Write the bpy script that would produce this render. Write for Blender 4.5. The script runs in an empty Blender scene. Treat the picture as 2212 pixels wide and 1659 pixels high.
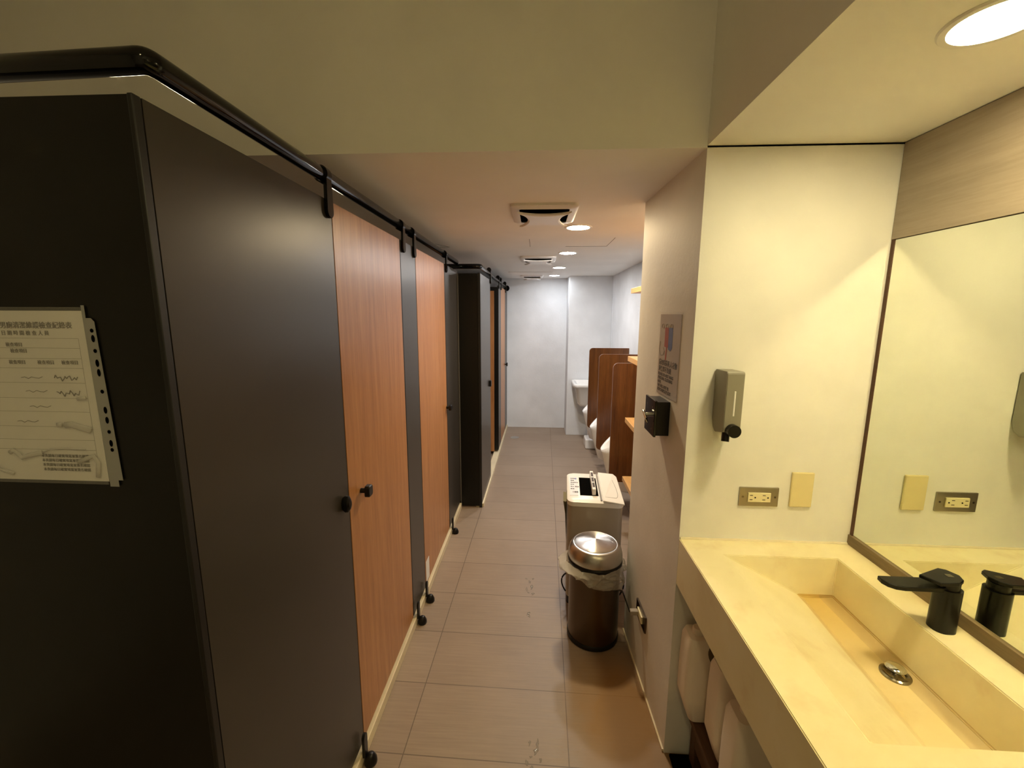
import bpy, bmesh, math, random
from mathutils import Vector, Matrix
random.seed(7)
D, C = bpy.data, bpy.context
sc = C.scene
PI = math.pi
# ------------------------------------------------------------------ camera
cam = D.objects.new('camera', D.cameras.new('camera'))
sc.collection.objects.link(cam)
cam.data.sensor_fit = 'HORIZONTAL'
cam.data.sensor_width = 36
cam.data.lens = 36 * 918.0 / 2212
cam.data.clip_start = 0.02
pitch, yaw, roll = math.radians(9.32), math.radians(3.2), math.radians(0.21)
cy, sy, cp, sp = math.cos(yaw), math.sin(yaw), math.cos(pitch), math.sin(pitch)
fwd = Vector((-sy*cp, cy*cp, -sp)); rt = Vector((cy, sy, 0)); up = rt.cross(fwd)
r2 = rt*math.cos(roll) + up*math.sin(roll); u2 = -rt*math.sin(roll) + up*math.cos(roll)
cam.matrix_world = Matrix(((r2.x, u2.x, -fwd.x, 0), (r2.y, u2.y, -fwd.y, 0), (r2.z, u2.z, -fwd.z, 1.58), (0, 0, 0, 1)))
sc.camera = cam
# ------------------------------------------------------------------ world, exposure
w = D.worlds.new('world'); sc.world = w; w.use_nodes = True
w.node_tree.nodes['Background'].inputs[0].default_value = (0.9, 0.85, 0.75, 1)
w.node_tree.nodes['Background'].inputs[1].default_value = 0.0
sc.view_settings.view_transform = 'Standard'
sc.view_settings.look = 'None'
sc.view_settings.gamma = 1
sc.view_settings.use_curve_mapping = False
sc.view_settings.exposure = 1.0
sc.cycles.use_denoising = True
sc.cycles.caustics_reflective = True
sc.cycles.caustics_refractive = False
sc.cycles.max_bounces = 10
sc.cycles.diffuse_bounces = 6
sc.cycles.sample_clamp_indirect = 0
sc.cycles.blur_glossy = 0
# lamp output (radiance of the lens) and colour
SINK = ((1.0, 0.85, 0.46), 100)
COR1 = ((1.0, 0.78, 0.46), 235)
VEST_FILL = ((1.0, 0.80, 0.36), 75)
STALL_FILL = ((1.0, 0.84, 0.55), 45)
VESTH_FILL = ((1.0, 0.80, 0.40), 52)
CORF = ((1.0, 0.96, 0.93), 180)
CORL = ((0.96, 0.98, 1.0), 52)
# ------------------------------------------------------------------ materials
MATS = {}
def mat(name, col, rough=0.5, metal=0.0, spec=0.5, **kw):
    if name in MATS: return MATS[name]
    m = D.materials.new(name); m.use_nodes = True
    b = m.node_tree.nodes['Principled BSDF']
    b.inputs['Base Color'].default_value = (*col, 1)
    b.inputs['Roughness'].default_value = rough
    b.inputs['Metallic'].default_value = metal
    b.inputs['Specular IOR Level'].default_value = spec
    for k, v in kw.items(): b.inputs[k.replace('_', ' ')].default_value = v
    MATS[name] = m
    return m
class NT:
    def __init__(s, m): s.m = m; s.t = m.node_tree; s.b = s.t.nodes['Principled BSDF']
    def n(s, typ, **kw):
        x = s.t.nodes.new(typ)
        for k, v in kw.items():
            if k.startswith('i_'):
                x.inputs[int(k[2:]) if k[2:].isdigit() else k[2:].replace('_', ' ')].default_value = v
            else: setattr(x, k, v)
        return x
    def l(s, a, b): s.t.links.new(a, b)
    def coord(s, scale=(1, 1, 1), rot=(0, 0, 0), loc=(0, 0, 0)):
        tc = s.n('ShaderNodeNewGeometry'); mp = s.n('ShaderNodeMapping')
        mp.inputs['Scale'].default_value = scale; mp.inputs['Rotation'].default_value = rot; mp.inputs['Location'].default_value = loc
        s.l(tc.outputs['Position'], mp.inputs['Vector']); return mp.outputs[0]
    def noise(s, vec, scale=5, detail=3, rough=.5):
        x = s.n('ShaderNodeTexNoise'); x.inputs['Scale'].default_value = scale; x.inputs['Detail'].default_value = detail
        x.inputs['Roughness'].default_value = rough; s.l(vec, x.inputs['Vector']); return x.outputs['Fac']
    def ramp(s, fac, stops):
        x = s.n('ShaderNodeValToRGB'); e = x.color_ramp.elements
        while len(e) < len(stops): e.new(.5)
        for el, (p, c) in zip(e, stops): el.position = p; el.color = (*c, 1)
        s.l(fac, x.inputs[0]); return x.outputs[0]
    def mix(s, fac, a, b, mode='MIX'):
        x = s.n('ShaderNodeMix', data_type='RGBA', blend_type=mode)
        for sock, v in ((x.inputs[0], fac), (x.inputs[6], a), (x.inputs[7], b)):
            if hasattr(v, 'links'): s.l(v, sock)
            elif isinstance(v, tuple): sock.default_value = (*v, 1)
            else: sock.default_value = v
        return x.outputs[2]
    def math(s, op, a, b=None, c=None, clamp=False):
        x = s.n('ShaderNodeMath', operation=op); x.use_clamp = clamp
        for i, v in enumerate((a, b, c)):
            if v is None: continue
            if hasattr(v, 'links'): s.l(v, x.inputs[i])
            else: x.inputs[i].default_value = v
        return x.outputs[0]
    def bump(s, h, strength=.2, dist=.002):
        x = s.n('ShaderNodeBump'); x.inputs['Strength'].default_value = strength; x.inputs['Distance'].default_value = dist
        s.l(h, x.inputs['Height']); s.l(x.outputs[0], s.b.inputs['Normal'])
def paint(name, col, rough=.6, amp=.05, bump=.25):
    m = mat(name, col, rough, spec=.3); t = NT(m)
    v = t.coord(); a = t.noise(v, 3, 4)
    c2 = tuple(x*(1-amp*2.2) for x in col)
    t.l(t.ramp(a, [(.35, c2), (.65, col)]), t.b.inputs['Base Color'])
    t.bump(t.noise(v, 55, 4, .6), bump, .002); return m
M_WALL = paint('painted_plaster', (.82, .81, .78))
M_CEIL = paint('painted_ceiling', (.87, .86, .83), amp=.02, bump=.08)
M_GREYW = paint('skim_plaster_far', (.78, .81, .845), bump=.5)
def laminate():
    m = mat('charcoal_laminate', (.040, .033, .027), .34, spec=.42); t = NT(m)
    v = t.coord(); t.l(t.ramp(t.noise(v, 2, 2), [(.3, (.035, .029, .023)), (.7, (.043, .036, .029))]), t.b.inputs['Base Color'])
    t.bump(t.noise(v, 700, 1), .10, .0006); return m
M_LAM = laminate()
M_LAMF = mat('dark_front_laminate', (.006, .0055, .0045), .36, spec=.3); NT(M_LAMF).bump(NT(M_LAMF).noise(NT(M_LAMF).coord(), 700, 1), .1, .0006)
def wood(name, c1, c2, c3, sc3=(18, 18, .9), rough=.35, wav=1):
    m = mat(name, c1, rough); t = NT(m)
    v = t.coord(sc3); a = t.noise(v, 2.2, 6, .62)
    v2 = t.coord(tuple(x*5 for x in sc3)); b = t.noise(v2, 3, 4, .6)
    c = t.ramp(a, [(.28, c3), (.48, c1), (.72, c2)])
    c = t.mix(.35, c, t.ramp(b, [(.3, c3), (.7, c2)]))
    t.l(c, t.b.inputs['Base Color']); t.bump(b, .05, .001); return m
M_DOOR = wood('door_wood_laminate', (.41, .175, .058), (.54, .26, .10), (.29, .11, .033))
M_DIV = wood('dark_walnut_laminate', (.115, .040, .009), (.19, .073, .018), (.058, .017, .004), rough=.3)
M_SHELF = wood('pine_shelf_wood', (.62, .36, .13), (.70, .43, .18), (.52, .27, .09), (20, 1.2, 20))
M_BOARD = wood('grey_oak_board', (.32, .26, .20), (.38, .31, .24), (.25, .20, .15), (2, .9, 14), .5)
M_BENCH = wood('dark_brown_bench_wood', (.08, .035, .015), (.11, .05, .022), (.05, .02, .01), (8, 1, 8), .6)
M_BLACK = mat('gloss_black_metal', (.002, .002, .002), .10, spec=.35)
M_BLKP = mat('satin_black_plastic', (.006, .0055, .005), .32, spec=.3)
M_MATB = mat('dark_void', (.003, .003, .003), .9, spec=0)
M_EDGE = mat('black_edge_profile', (.006, .006, .006), .4)
M_CERAM = mat('white_ceramic', (.85, .85, .84), .12)
M_WPLAS = mat('white_plastic', (.80, .79, .77), .35)
M_JUG = mat('milky_plastic', (.86, .78, .68), .4)
M_STEEL = mat('brushed_steel', (.55, .53, .50), .32, 1.0)
M_CHROME = mat('chrome', (.7, .68, .62), .12, 1.0)
M_DCHROME = mat('dark_chrome', (.28, .25, .20), .15, 1.0)
M_MIRROR = mat('mirror_glass', (.84, .87, .78), 0.0, 1.0)
M_IVORY = mat('ivory_plastic', (.80, .72, .46), .4)
M_PLATE = mat('blank_plate_plastic', (.72, .62, .34), .45)
M_BODY = mat('dehumidifier_beige_grey', (.36, .32, .27), .28)
M_INK = mat('ink', (.03, .03, .035), .7)
M_GINK = mat('faded_ink', (.22, .21, .20), .7)
M_PAPER = mat('paper', (.84, .84, .82), .6)
M_SIGN = mat('laminated_sign_paper', (.55, .50, .46), .25)
M_CREAM = paint('cream_kerb', (.72, .62, .42), .5, .06, .1)
M_CAULK = mat('caulk', (.75, .66, .48), .6)
def glass_film():
    m = D.materials.new('clear_sleeve'); m.use_nodes = True; t = m.node_tree; t.nodes.clear()
    o = t.nodes.new('ShaderNodeOutputMaterial'); tr = t.nodes.new('ShaderNodeBsdfTransparent'); g = t.nodes.new('ShaderNodeBsdfGlossy')
    g.inputs['Roughness'].default_value = .12; mx = t.nodes.new('ShaderNodeMixShader'); mx.inputs[0].default_value = .06
    d = t.nodes.new('ShaderNodeBsdfDiffuse'); d.inputs[0].default_value = (.8, .8, .78, 1); m2 = t.nodes.new('ShaderNodeMixShader'); m2.inputs[0].default_value = .05
    t.links.new(tr.outputs[0], mx.inputs[1]); t.links.new(g.outputs[0], mx.inputs[2])
    t.links.new(mx.outputs[0], m2.inputs[1]); t.links.new(d.outputs[0], m2.inputs[2]); t.links.new(m2.outputs[0], o.inputs[0])
    return m
M_FILM = glass_film()
def bag_mat():
    m = D.materials.new('thin_white_bag'); m.use_nodes = True; t = m.node_tree; t.nodes.clear()
    o = t.nodes.new('ShaderNodeOutputMaterial'); tr = t.nodes.new('ShaderNodeBsdfTransparent'); p = t.nodes.new('ShaderNodeBsdfPrincipled')
    p.inputs['Base Color'].default_value = (.75, .72, .66, 1); p.inputs['Roughness'].default_value = .14
    p.inputs['Subsurface Weight'].default_value = 0
    tl = t.nodes.new('ShaderNodeBsdfTranslucent'); tl.inputs[0].default_value = (.7, .67, .6, 1)
    a = t.nodes.new('ShaderNodeMixShader'); a.inputs[0].default_value = .35
    t.links.new(p.outputs[0], a.inputs[1]); t.links.new(tl.outputs[0], a.inputs[2])
    b = t.nodes.new('ShaderNodeMixShader'); b.inputs[0].default_value = .55
    t.links.new(tr.outputs[0], b.inputs[1]); t.links.new(a.outputs[0], b.inputs[2]); t.links.new(b.outputs[0], o.inputs[0])
    return m
M_BAG = bag_mat()
M_WATER = mat('wet_film', (.5, .45, .4), .04, spec=.9, Coat_Weight=1.0, Alpha=.38)
def emis(name, col, s):
    m = D.materials.new(name); m.use_nodes = True; t = m.node_tree; t.nodes.clear()
    o = t.nodes.new('ShaderNodeOutputMaterial'); e = t.nodes.new('ShaderNodeEmission')
    e.inputs[0].default_value = (*col, 1); e.inputs[1].default_value = s; t.links.new(e.outputs[0], o.inputs[0]); return m
def concrete():
    m = mat('cream_terrazzo_counter', (.80, .76, .62), .42); t = NT(m)
    v = t.coord(); a = t.noise(v, 2.5, 5, .6); b = t.noise(t.coord(loc=(3, 1, 0)), 9, 4, .6)
    c = t.ramp(a, [(.3, (.74, .64, .36)), (.6, (.84, .76, .50))])
    c = t.mix(t.math('MULTIPLY', t.ramp(b, [(.56, (0, 0, 0)), (.70, (1, 1, 1))]), .28), c, (.60, .42, .20))
    # water stains where the basin floor meets the back wall
    g = t.n('ShaderNodeNewGeometry'); s = t.n('ShaderNodeSeparateXYZ'); t.l(g.outputs['Position'], s.inputs[0])
    low = t.math('MULTIPLY', t.math('LESS_THAN', s.outputs['Z'], .732), t.math('GREATER_THAN', s.outputs['X'], .7)); far = t.math('MULTIPLY_ADD', s.outputs['Y'], 1.9, -1.45, clamp=True)
    back = t.math('MULTIPLY_ADD', s.outputs['X'], 1, 0)
    c = t.mix(t.math('MULTIPLY', low, t.math('ADD', .25, t.math('MULTIPLY', far, .75), clamp=True)), c, (.62, .42, .12))
    st = t.math('MULTIPLY', t.math('GREATER_THAN', s.outputs['X'], .881), low)
    c = t.mix(t.math('MULTIPLY', st, .45), c, (.42, .30, .15))
    t.l(c, t.b.inputs['Base Color']); t.bump(t.noise(v, 40, 3), .06, .002); return m
M_CONC = concrete()
def floor_mat():
    m = mat('floor_tiles', (.3, .25, .2), .42, spec=.4); t = NT(m)
    v = t.coord((1, 1, 1), (0, 0, .017), (-.115, -1.275+.0, 0))
    br = t.n('ShaderNodeTexBrick'); br.offset = 0; br.squash = 1
    br.inputs['Scale'].default_value = 1; br.inputs['Brick Width'].default_value = .6; br.inputs['Row Height'].default_value = .303
    br.inputs['Mortar Size'].default_value = .0022; br.inputs['Mortar Smooth'].default_value = .3
    br.inputs['Color1'].default_value = (.285, .214, .158, 1); br.inputs['Color2'].default_value = (.31, .236, .174, 1); br.inputs['Mortar'].default_value = (.14, .10, .07, 1)
    t.l(v, br.inputs['Vector'])
    st = t.noise(t.coord((4, 90, 1)), 1.2, 4, .6)
    c = t.mix(.5, br.outputs['Color'], t.ramp(st, [(.3, (.75, .74, .73)), (.7, (1.12, 1.12, 1.12))]), 'MULTIPLY')
    c = t.mix(.45, c, t.ramp(t.noise(t.coord(), 2.2, 5, .6), [(.3, (.78, .76, .72)), (.7, (1.1, 1.1, 1.1))]), 'MULTIPLY')
    # brown stain beside the wall, in front of the waste bin
    g = t.n('ShaderNodeNewGeometry'); d = t.n('ShaderNodeVectorMath', operation='DISTANCE'); sc_ = t.n('ShaderNodeVectorMath', operation='MULTIPLY')
    t.l(g.outputs['Position'], sc_.inputs[0]); sc_.inputs[1].default_value = (1, .62, 1); t.l(sc_.outputs[0], d.inputs[0]); d.inputs[1].default_value = (.36, .62*1.48, 0)
    dd = t.math('ADD', d.outputs['Value'], t.math('MULTIPLY', t.math('SUBTRACT', t.noise(t.coord(), 9, 4), .5), .16))
    f = t.ramp(dd, [(.10, (1, 1, 1)), (.24, (0, 0, 0))])
    c = t.mix(t.math('MULTIPLY', f, .8), c, (.29, .15, .035))
    sp_ = t.noise(t.coord(loc=(5, 2, 0)), 17, 5, .7)
    c = t.mix(t.math('MULTIPLY', t.ramp(sp_, [(.68, (0, 0, 0)), (.76, (1, 1, 1))]), .45), c, (.13, .09, .06))
    t.l(c, t.b.inputs['Base Color'])
    t.l(t.math('ADD', .36, t.math('MULTIPLY', st, .2)), t.b.inputs['Roughness'])
    t.bump(t.math('ADD', st, t.math('MULTIPLY', br.outputs['Fac'], -3)), .12, .002)
    return m
M_FLOOR = floor_mat()
def lid_mat():
    m = mat('radial_brushed_steel', (.74, .72, .69), .34, 1.0); t = NT(m)
    tc = t.n('ShaderNodeNewGeometry'); s = t.n('ShaderNodeVectorMath', operation='SUBTRACT'); t.l(tc.outputs['Position'], s.inputs[0]); s.inputs[1].default_value = (.300, 1.925, 0)
    c = t.n('ShaderNodeVectorMath', operation='CROSS_PRODUCT'); t.l(s.outputs[0], c.inputs[0]); c.inputs[1].default_value = (0, 0, 1)
    t.b.inputs['Anisotropic'].default_value = .95; t.b.inputs['Anisotropic Rotation'].default_value = .25; t.l(c.outputs[0], t.b.inputs['Tangent'])
    return m
M_LID = lid_mat()
# ------------------------------------------------------------------ mesh helpers
def B(): return bmesh.new()
def box(bm, a, b, bev=0, seg=2):
    x0, y0, z0 = a; x1, y1, z1 = b
    r = bmesh.ops.create_cube(bm, size=1)
    vs = r['verts']
    for v in vs: v.co = Vector(((x0+x1)/2 + v.co.x*(x1-x0), (y0+y1)/2 + v.co.y*(y1-y0), (z0+z1)/2 + v.co.z*(z1-z0)))
    if bev:
        es = list({e for v in vs for e in v.link_edges})
        bmesh.ops.bevel(bm, geom=es, offset=bev, segments=seg, affect='EDGES', profile=.5)
    return bm
def prism(bm, pts, d, axis='z'):
    """extrude closed polygon: pts 3-D list, d offset vector"""
    d = Vector(d); n = len(pts)
    a = [bm.verts.new(p) for p in pts]; b = [bm.verts.new(Vector(p)+d) for p in pts]
    bm.faces.new(a); bm.faces.new(b[::-1])
    for i in range(n): bm.faces.new((a[i], b[i], b[(i+1) % n], a[(i+1) % n]))
    bmesh.ops.recalc_face_normals(bm, faces=bm.faces[:])
    return bm
def rrect(w, h, r, n=6):
    out = []
    for cx, cy_, a0 in ((w/2-r, h/2-r, 0), (-w/2+r, h/2-r, 90), (-w/2+r, -h/2+r, 180), (w/2-r, -h/2+r, 270)):
        for i in range(n+1):
            a = math.radians(a0 + 90*i/n); out.append((cx + r*math.cos(a), cy_ + r*math.sin(a)))
    return out
def lathe(bm, prof, c, n=48, cap0=True, cap1=True, sx=1, sy_=1):
    rings = []
    for r, z in prof:
        rings.append([bm.verts.new((c[0]+sx*r*math.cos(2*PI*i/n), c[1]+sy_*r*math.sin(2*PI*i/n), c[2]+z)) for i in range(n)])
    for a, b in zip(rings, rings[1:]):
        for i in range(n): bm.faces.new((a[i], a[(i+1) % n], b[(i+1) % n], b[i]))
    if cap0: bm.faces.new(rings[0][::-1])
    if cap1: bm.faces.new(rings[-1])
    return bm
def loft(bm, rings, cap=True):
    R = [[bm.verts.new(p) for p in r] for r in rings]; n = len(R[0])
    for a, b in zip(R, R[1:]):
        for i in range(n): bm.faces.new((a[i], a[(i+1) % n], b[(i+1) % n], b[i]))
    if cap: bm.faces.new(R[0][::-1]); bm.faces.new(R[-1])
    bmesh.ops.recalc_face_normals(bm, faces=bm.faces[:])
    return bm
def tube(bm, pts, r, n=12, ry=None):
    pts = [Vector(p) for p in pts]; rings = []
    for i, p in enumerate(pts):
        t = (pts[min(i+1, len(pts)-1)] - pts[max(i-1, 0)]).normalized()
        u = Vector((0, 0, 1)) if abs(t.z) < .9 else Vector((1, 0, 0))
        s = t.cross(u).normalized(); u = s.cross(t).normalized()
        k = 1.0
        if 0 < i < len(pts)-1:
            c = (pts[i]-pts[i-1]).normalized().dot((pts[i+1]-pts[i]).normalized()); k = 1/max(.5, math.sqrt((1+c)/2))
        rings.append([p + s*r*k*math.cos(2*PI*j/n) + u*(ry or r)*math.sin(2*PI*j/n) for j in range(n)])
    return loft(bm, rings)
def cyl(bm, c, axis, r, h, n=24):
    a = {'x': Vector((1, 0, 0)), 'y': Vector((0, 1, 0)), 'z': Vector((0, 0, 1))}[axis]
    c = Vector(c); return tube(bm, [c, c + a*h], r, n)
def arc(p0, c, p1, n=6):
    p0, c, p1 = Vector(p0), Vector(c), Vector(p1)
    return [p0*(1-t)**2 + c*2*t*(1-t) + p1*t*t for t in [i/n for i in range(n+1)]]
def wpos(o):
    p = Vector((0, 0, 0))
    while o is not None: p += o.location; o = o.parent
    return p
def obj(name, bm, m, parent=None, smooth=False, label=None):
    """bm is built in world coordinates; the mesh is stored relative to its thing's base"""
    if smooth:
        for f in bm.faces: f.smooth = True
    off = wpos(parent) if parent else Vector((0, 0, 0))
    for v in bm.verts: v.co -= off
    me = D.meshes.new(name); bm.to_mesh(me); bm.free()
    if smooth and smooth != 'all':
        try: me.set_sharp_from_angle(angle=math.radians(40))
        except Exception: pass
    me.materials.append(m)
    o = D.objects.new(name, me); sc.collection.objects.link(o)
    if parent: o.parent = parent
    if label: o['label'] = label
    return o
def thing(name, label, cat, loc, group=None):
    o = D.objects.new(name, None); sc.collection.objects.link(o); o.location = loc; o.empty_display_size = .05
    o['label'] = label; o['category'] = cat
    if group: o['group'] = group
    return o
def tag(o, label, cat, group=None):
    o['label'] = label; o['category'] = cat
    if group: o['group'] = group
    return o
def struct(name, bm, m, label=None, smooth=False):
    o = obj(name, bm, m, None, smooth); o['kind'] = 'structure'
    if label: o['label'] = label
    return o
def text_bm(s, size, origin, right, upv, align='LEFT', depth=.0003, weight=0.0, xs=1.0):
    cu = D.curves.new('txt', 'FONT'); cu.body = s; cu.size = size; cu.align_x = align; cu.extrude = depth; cu.offset = weight
    o = D.objects.new('txt', cu); sc.collection.objects.link(o)
    dg = C.evaluated_depsgraph_get(); dg.update()
    me = D.meshes.new_from_object(o.evaluated_get(dg))
    right, upv = Vector(right).normalized(), Vector(upv).normalized(); nrm = right.cross(upv)
    bm = B(); bm.from_mesh(me)
    for v in bm.verts: v.co = Vector(origin) + right*v.co.x*xs + upv*v.co.y + nrm*v.co.z
    D.objects.remove(o); D.curves.remove(cu); D.meshes.remove(me)
    return bm
def merge(bms):
    out = B()
    for b in bms:
        me = D.meshes.new('t'); b.to_mesh(me); b.free(); out.from_mesh(me); D.meshes.remove(me)
    return out
ZC = 2.055           # corridor ceiling height
YE = 1.345           # plane of the alcove end wall / beam
XP = -.603           # face of the first stall row
def xrow(y): return -.428 + .0115*(y-3.27)      # face of the second stall row
# ------------------------------------------------------------------ setting
struct('floor', box(B(), (-1.9, -1.7, -.1), (1.35, 6.0, 0)), M_FLOOR)
struct('floor_stalls', box(B(), (-1.88, .70, 0.0), (XP-.03, 3.28, .035)), M_CREAM)
struct('ceiling', box(B(), (-1.9, YE, ZC), (1.35, 6.0, 2.9)), M_CEIL, 'lower corridor ceiling with the beam face')
struct('ceiling_vestibule', box(B(), (-1.9, -1.7, 2.8), (.485, YE, 2.9)), M_CEIL)
struct('ceiling_soffit', box(B(), (.485, -1.7, 2.06), (1.35, YE, 2.9)), M_CEIL, 'lowered soffit above the sink counter')
struct('wall_left', box(B(), (-2.0, -1.7, 0), (-1.9, 6.0, 2.9)), M_WALL)
struct('wall_back', box(B(), (-2.0, -1.8, 0), (1.35, -1.7, 2.9)), M_WALL)
struct('wall_far', box(B(), (-1.9, 5.86, 0), (1.0, 6.0, ZC)), M_GREYW)
struct('wall_right', box(B(), (.95, 1.96, 0), (1.05, 5.86, ZC)), M_GREYW)
struct('wall_column', box(B(), (.41, 5.5, 0), (.95, 5.86, ZC), .004), M_GREYW, 'square column projecting in the far right corner')
bm = B(); prism(bm, [(.485, YE, 0), (1.06, YE, 0), (1.06, 1.96, 0), (.463, 1.96, 0)], (0, 0, 2.06))
struct('wall_stub', bm, M_WALL, 'thick wall between sink alcove and corridor')
struct('wall_mirror', box(B(), (1.046, -1.7, 0), (1.35, YE, 2.06)), M_WALL)
# kerb under the stalls and caulk lines
bm = B(); box(bm, (XP-.03, .655, 0), (XP+.010, 3.27, .045), .003); struct('trim_1', bm, M_CREAM, 'cream kerb under the first row of stalls')
bm = B(); prism(bm, [(xrow(3.3)-.05, 3.3, 0), (xrow(3.3)+.012, 3.3, 0), (xrow(5.86)+.012, 5.86, 0), (xrow(5.86)-.05, 5.86, 0)], (0, 0, .03)); struct('trim_2', bm, M_CREAM, 'cream kerb under the far row of stalls')
bm = B()
pts = [(.480, YE-.003), (.4605, 1.96)]
prism(bm, [(.4855, YE+.004, 0), (.479, YE+.004, 0), (.457, 1.96, 0), (.4635, 1.96, 0)], (0, 0, .010))
struct('baseboard_stub', bm, M_CAULK)
# dark strip below the mirror
bm = B(); box(bm, (1.021, -1.2, .845), (1.046, YE, .878), .001); struct('trim_3', bm, wood('brown_mirror_strip', (.20, .14, .075), (.25, .18, .10), (.13, .085, .045), (10, 1, 10), .5), 'dark brown wooden strip under the mirror')
bm = B(); box(bm, (1.026, YE-.012, .87), (1.046, YE, 1.80), .001); struct('trim_4', bm, M_BENCH, 'dark gap beside the mirror')
# lumpy caulk along the counter end
bm = B(); tube(bm, [(.488+.0547*i, YE-.001, .846+.0012*math.sin(i*2.3)) for i in range(11)], .005, 8, .004); struct('trim_5', bm, M_CAULK, 'caulk seam where counter meets the end wall', True)
# hairline access-panel joints in the ceiling
def joint(name, pts, label, z=ZC):
    bm = B(); tube(bm, [(x, y, z-.0003) for x, y in pts], .0016, 6); o = struct(name, bm, M_GINK, label)
joint('trim_6', [(.487, 2.80), (.487, 3.14), (.20, 3.14)], 'hairline joint of ceiling access panel')
joint('trim_7', [(-.05, 2.84), (-.05, 3.14)], 'hairline joint on the left of the ceiling access panel')
joint('trim_8', [(-.70, 3.0), (-.63, 3.14), (-.70, 3.14)], 'hairline joint above the stall rail')
bm = B(); box(bm, (-.32, 4.95, ZC-.006), (.18, 5.3, ZC+.002), .002); struct('trim_9', bm, M_CEIL, 'flat access hatch in the far ceiling')
# ------------------------------------------------------------------ wooden board and mirror
o = obj('wall_board', box(B(), (1.024, -1.2, 1.797), (1.046, YE-.002, 2.058), .001), M_BOARD)
tag(o, 'grey-brown wood-grain board on the wall above the mirror', 'wall board')
t = thing('wall_mirror_panel', 'large frameless mirror above the sink counter', 'mirror', (1.036, 0, .868))
t.name = 'vanity_mirror'
obj('mirror_glass', box(B(), (1.028, -1.2, .869), (1.034, YE-.012, 1.795)), M_MIRROR, t)
obj('backing_board', box(B(), (1.0342, -1.2, .869), (1.0458, YE-.013, 1.795)), M_BENCH, t)
# ------------------------------------------------------------------ counter with wedge basin
t = thing('sink_counter', 'cream concrete sink counter with sloping wedge basin under the mirror', 'sink', (.485, 1.345, .68))
bm = B()
X0, XS, XB, X1 = .485, .590, .931, 1.044
Y0, YN, YF, Y1 = -1.2, .665, 1.252, 1.344
Z, ZB, ZF = .845, .682, .722
def q(*p): bm.faces.new([bm.verts.new(x) for x in p])
q((X0, Y0, Z), (XS, Y0, Z), (XS, YN, Z), (X0, YN, Z)); q((X0, YN, Z), (XS, YN, Z), (XS, YF, Z), (X0, YF, Z)); q((X0, YF, Z), (XS, YF, Z), (XS, Y1, Z), (X0, Y1, Z))
q((XB, Y0, Z), (X1, Y0, Z), (X1, YN, Z), (XB, YN, Z)); q((XB, YN, Z), (X1, YN, Z), (X1, YF, Z), (XB, YF, Z)); q((XB, YF, Z), (X1, YF, Z), (X1, Y1, Z), (XB, Y1, Z))
q((XS, YF, Z), (XB, YF, Z), (XB, Y1, Z), (XS, Y1, Z)); q((XS, Y0, Z), (XB, Y0, Z), (XB, YN, Z), (XS, YN, Z))
q((X0, Y0, ZB), (X0, Y0, Z), (X0, YN, Z), (X0, YN, ZB)); q((X0, YN, ZB), (X0, YN, Z), (X0, YF, Z), (X0, YF, ZB)); q((X0, YF, ZB), (X0, YF, Z), (X0, Y1, Z), (X0, Y1, ZB))
q((X0, Y0, ZB), (X1, Y0, ZB), (X1, Y1, ZB), (X0, Y1, ZB)); q((X0, Y0, ZB), (X0, Y0, Z), (X1, Y0, Z), (X1, Y0, ZB)); q((X0, Y1, ZB), (X0, Y1, Z), (X1, Y1, Z), (X1, Y1, ZB)); q((X1, Y0, ZB), (X1, Y0, Z), (X1, Y1, Z), (X1, Y1, ZB))
A0, A1, XBm, XC = .790, .832, .880, .920     # foot of the slope (near, far), gully, foot of the back wall
q((XS, YN, Z), (A0, YN, ZF), (A1, YF-.015, ZF), (XS, YF, Z))
q((A0, YN, ZF), (XBm, YN, ZF), (XBm, YF-.015, ZF), (A1, YF-.015, ZF))
q((XBm, YN, ZF), (XC, YN, ZF+.004), (XC, YF-.015, ZF+.004), (XBm, YF-.015, ZF))
q((XC, YN, ZF+.004), (XB, YN, Z), (XB, YF, Z), (XC, YF-.015, ZF+.004))
q((XS, YF, Z), (A1, YF-.015, ZF), (XBm, YF-.015, ZF), (XC, YF-.015, ZF+.004), (XB, YF, Z))
q((XS, YN, Z), (A0, YN, ZF), (XBm, YN, ZF), (XC, YN, ZF+.004), (XB, YN, Z))
bmesh.ops.remove_doubles(bm, verts=bm.verts[:], dist=1e-5)
bmesh.ops.recalc_face_normals(bm, faces=bm.faces[:])
es = [e for e in bm.edges if len(e.link_faces) == 2 and e.calc_face_angle(0) > .3]
bmesh.ops.bevel(bm, geom=es, offset=.0022, segments=2, affect='EDGES')
top = obj('countertop', bm, M_CONC, t)
bm = B(); lathe(bm, [(.031, ZF-.002), (.031, ZF+.004), (.027, ZF+.006), (.020, ZF-.001+.003), (.018, ZF+.001)], (.878, .952, 0), 32)
dr = obj('drain_ring', bm, M_DCHROME, t, True)
bm = B(); lathe(bm, [(.006, ZF), (.006, ZF+.012), (.019, ZF+.013), (.021, ZF+.016), (.017, ZF+.020), (.004, ZF+.022)], (.880, .956, 0), 32)
obj('drain_plug', bm, M_CHROME, dr, True)
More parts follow.
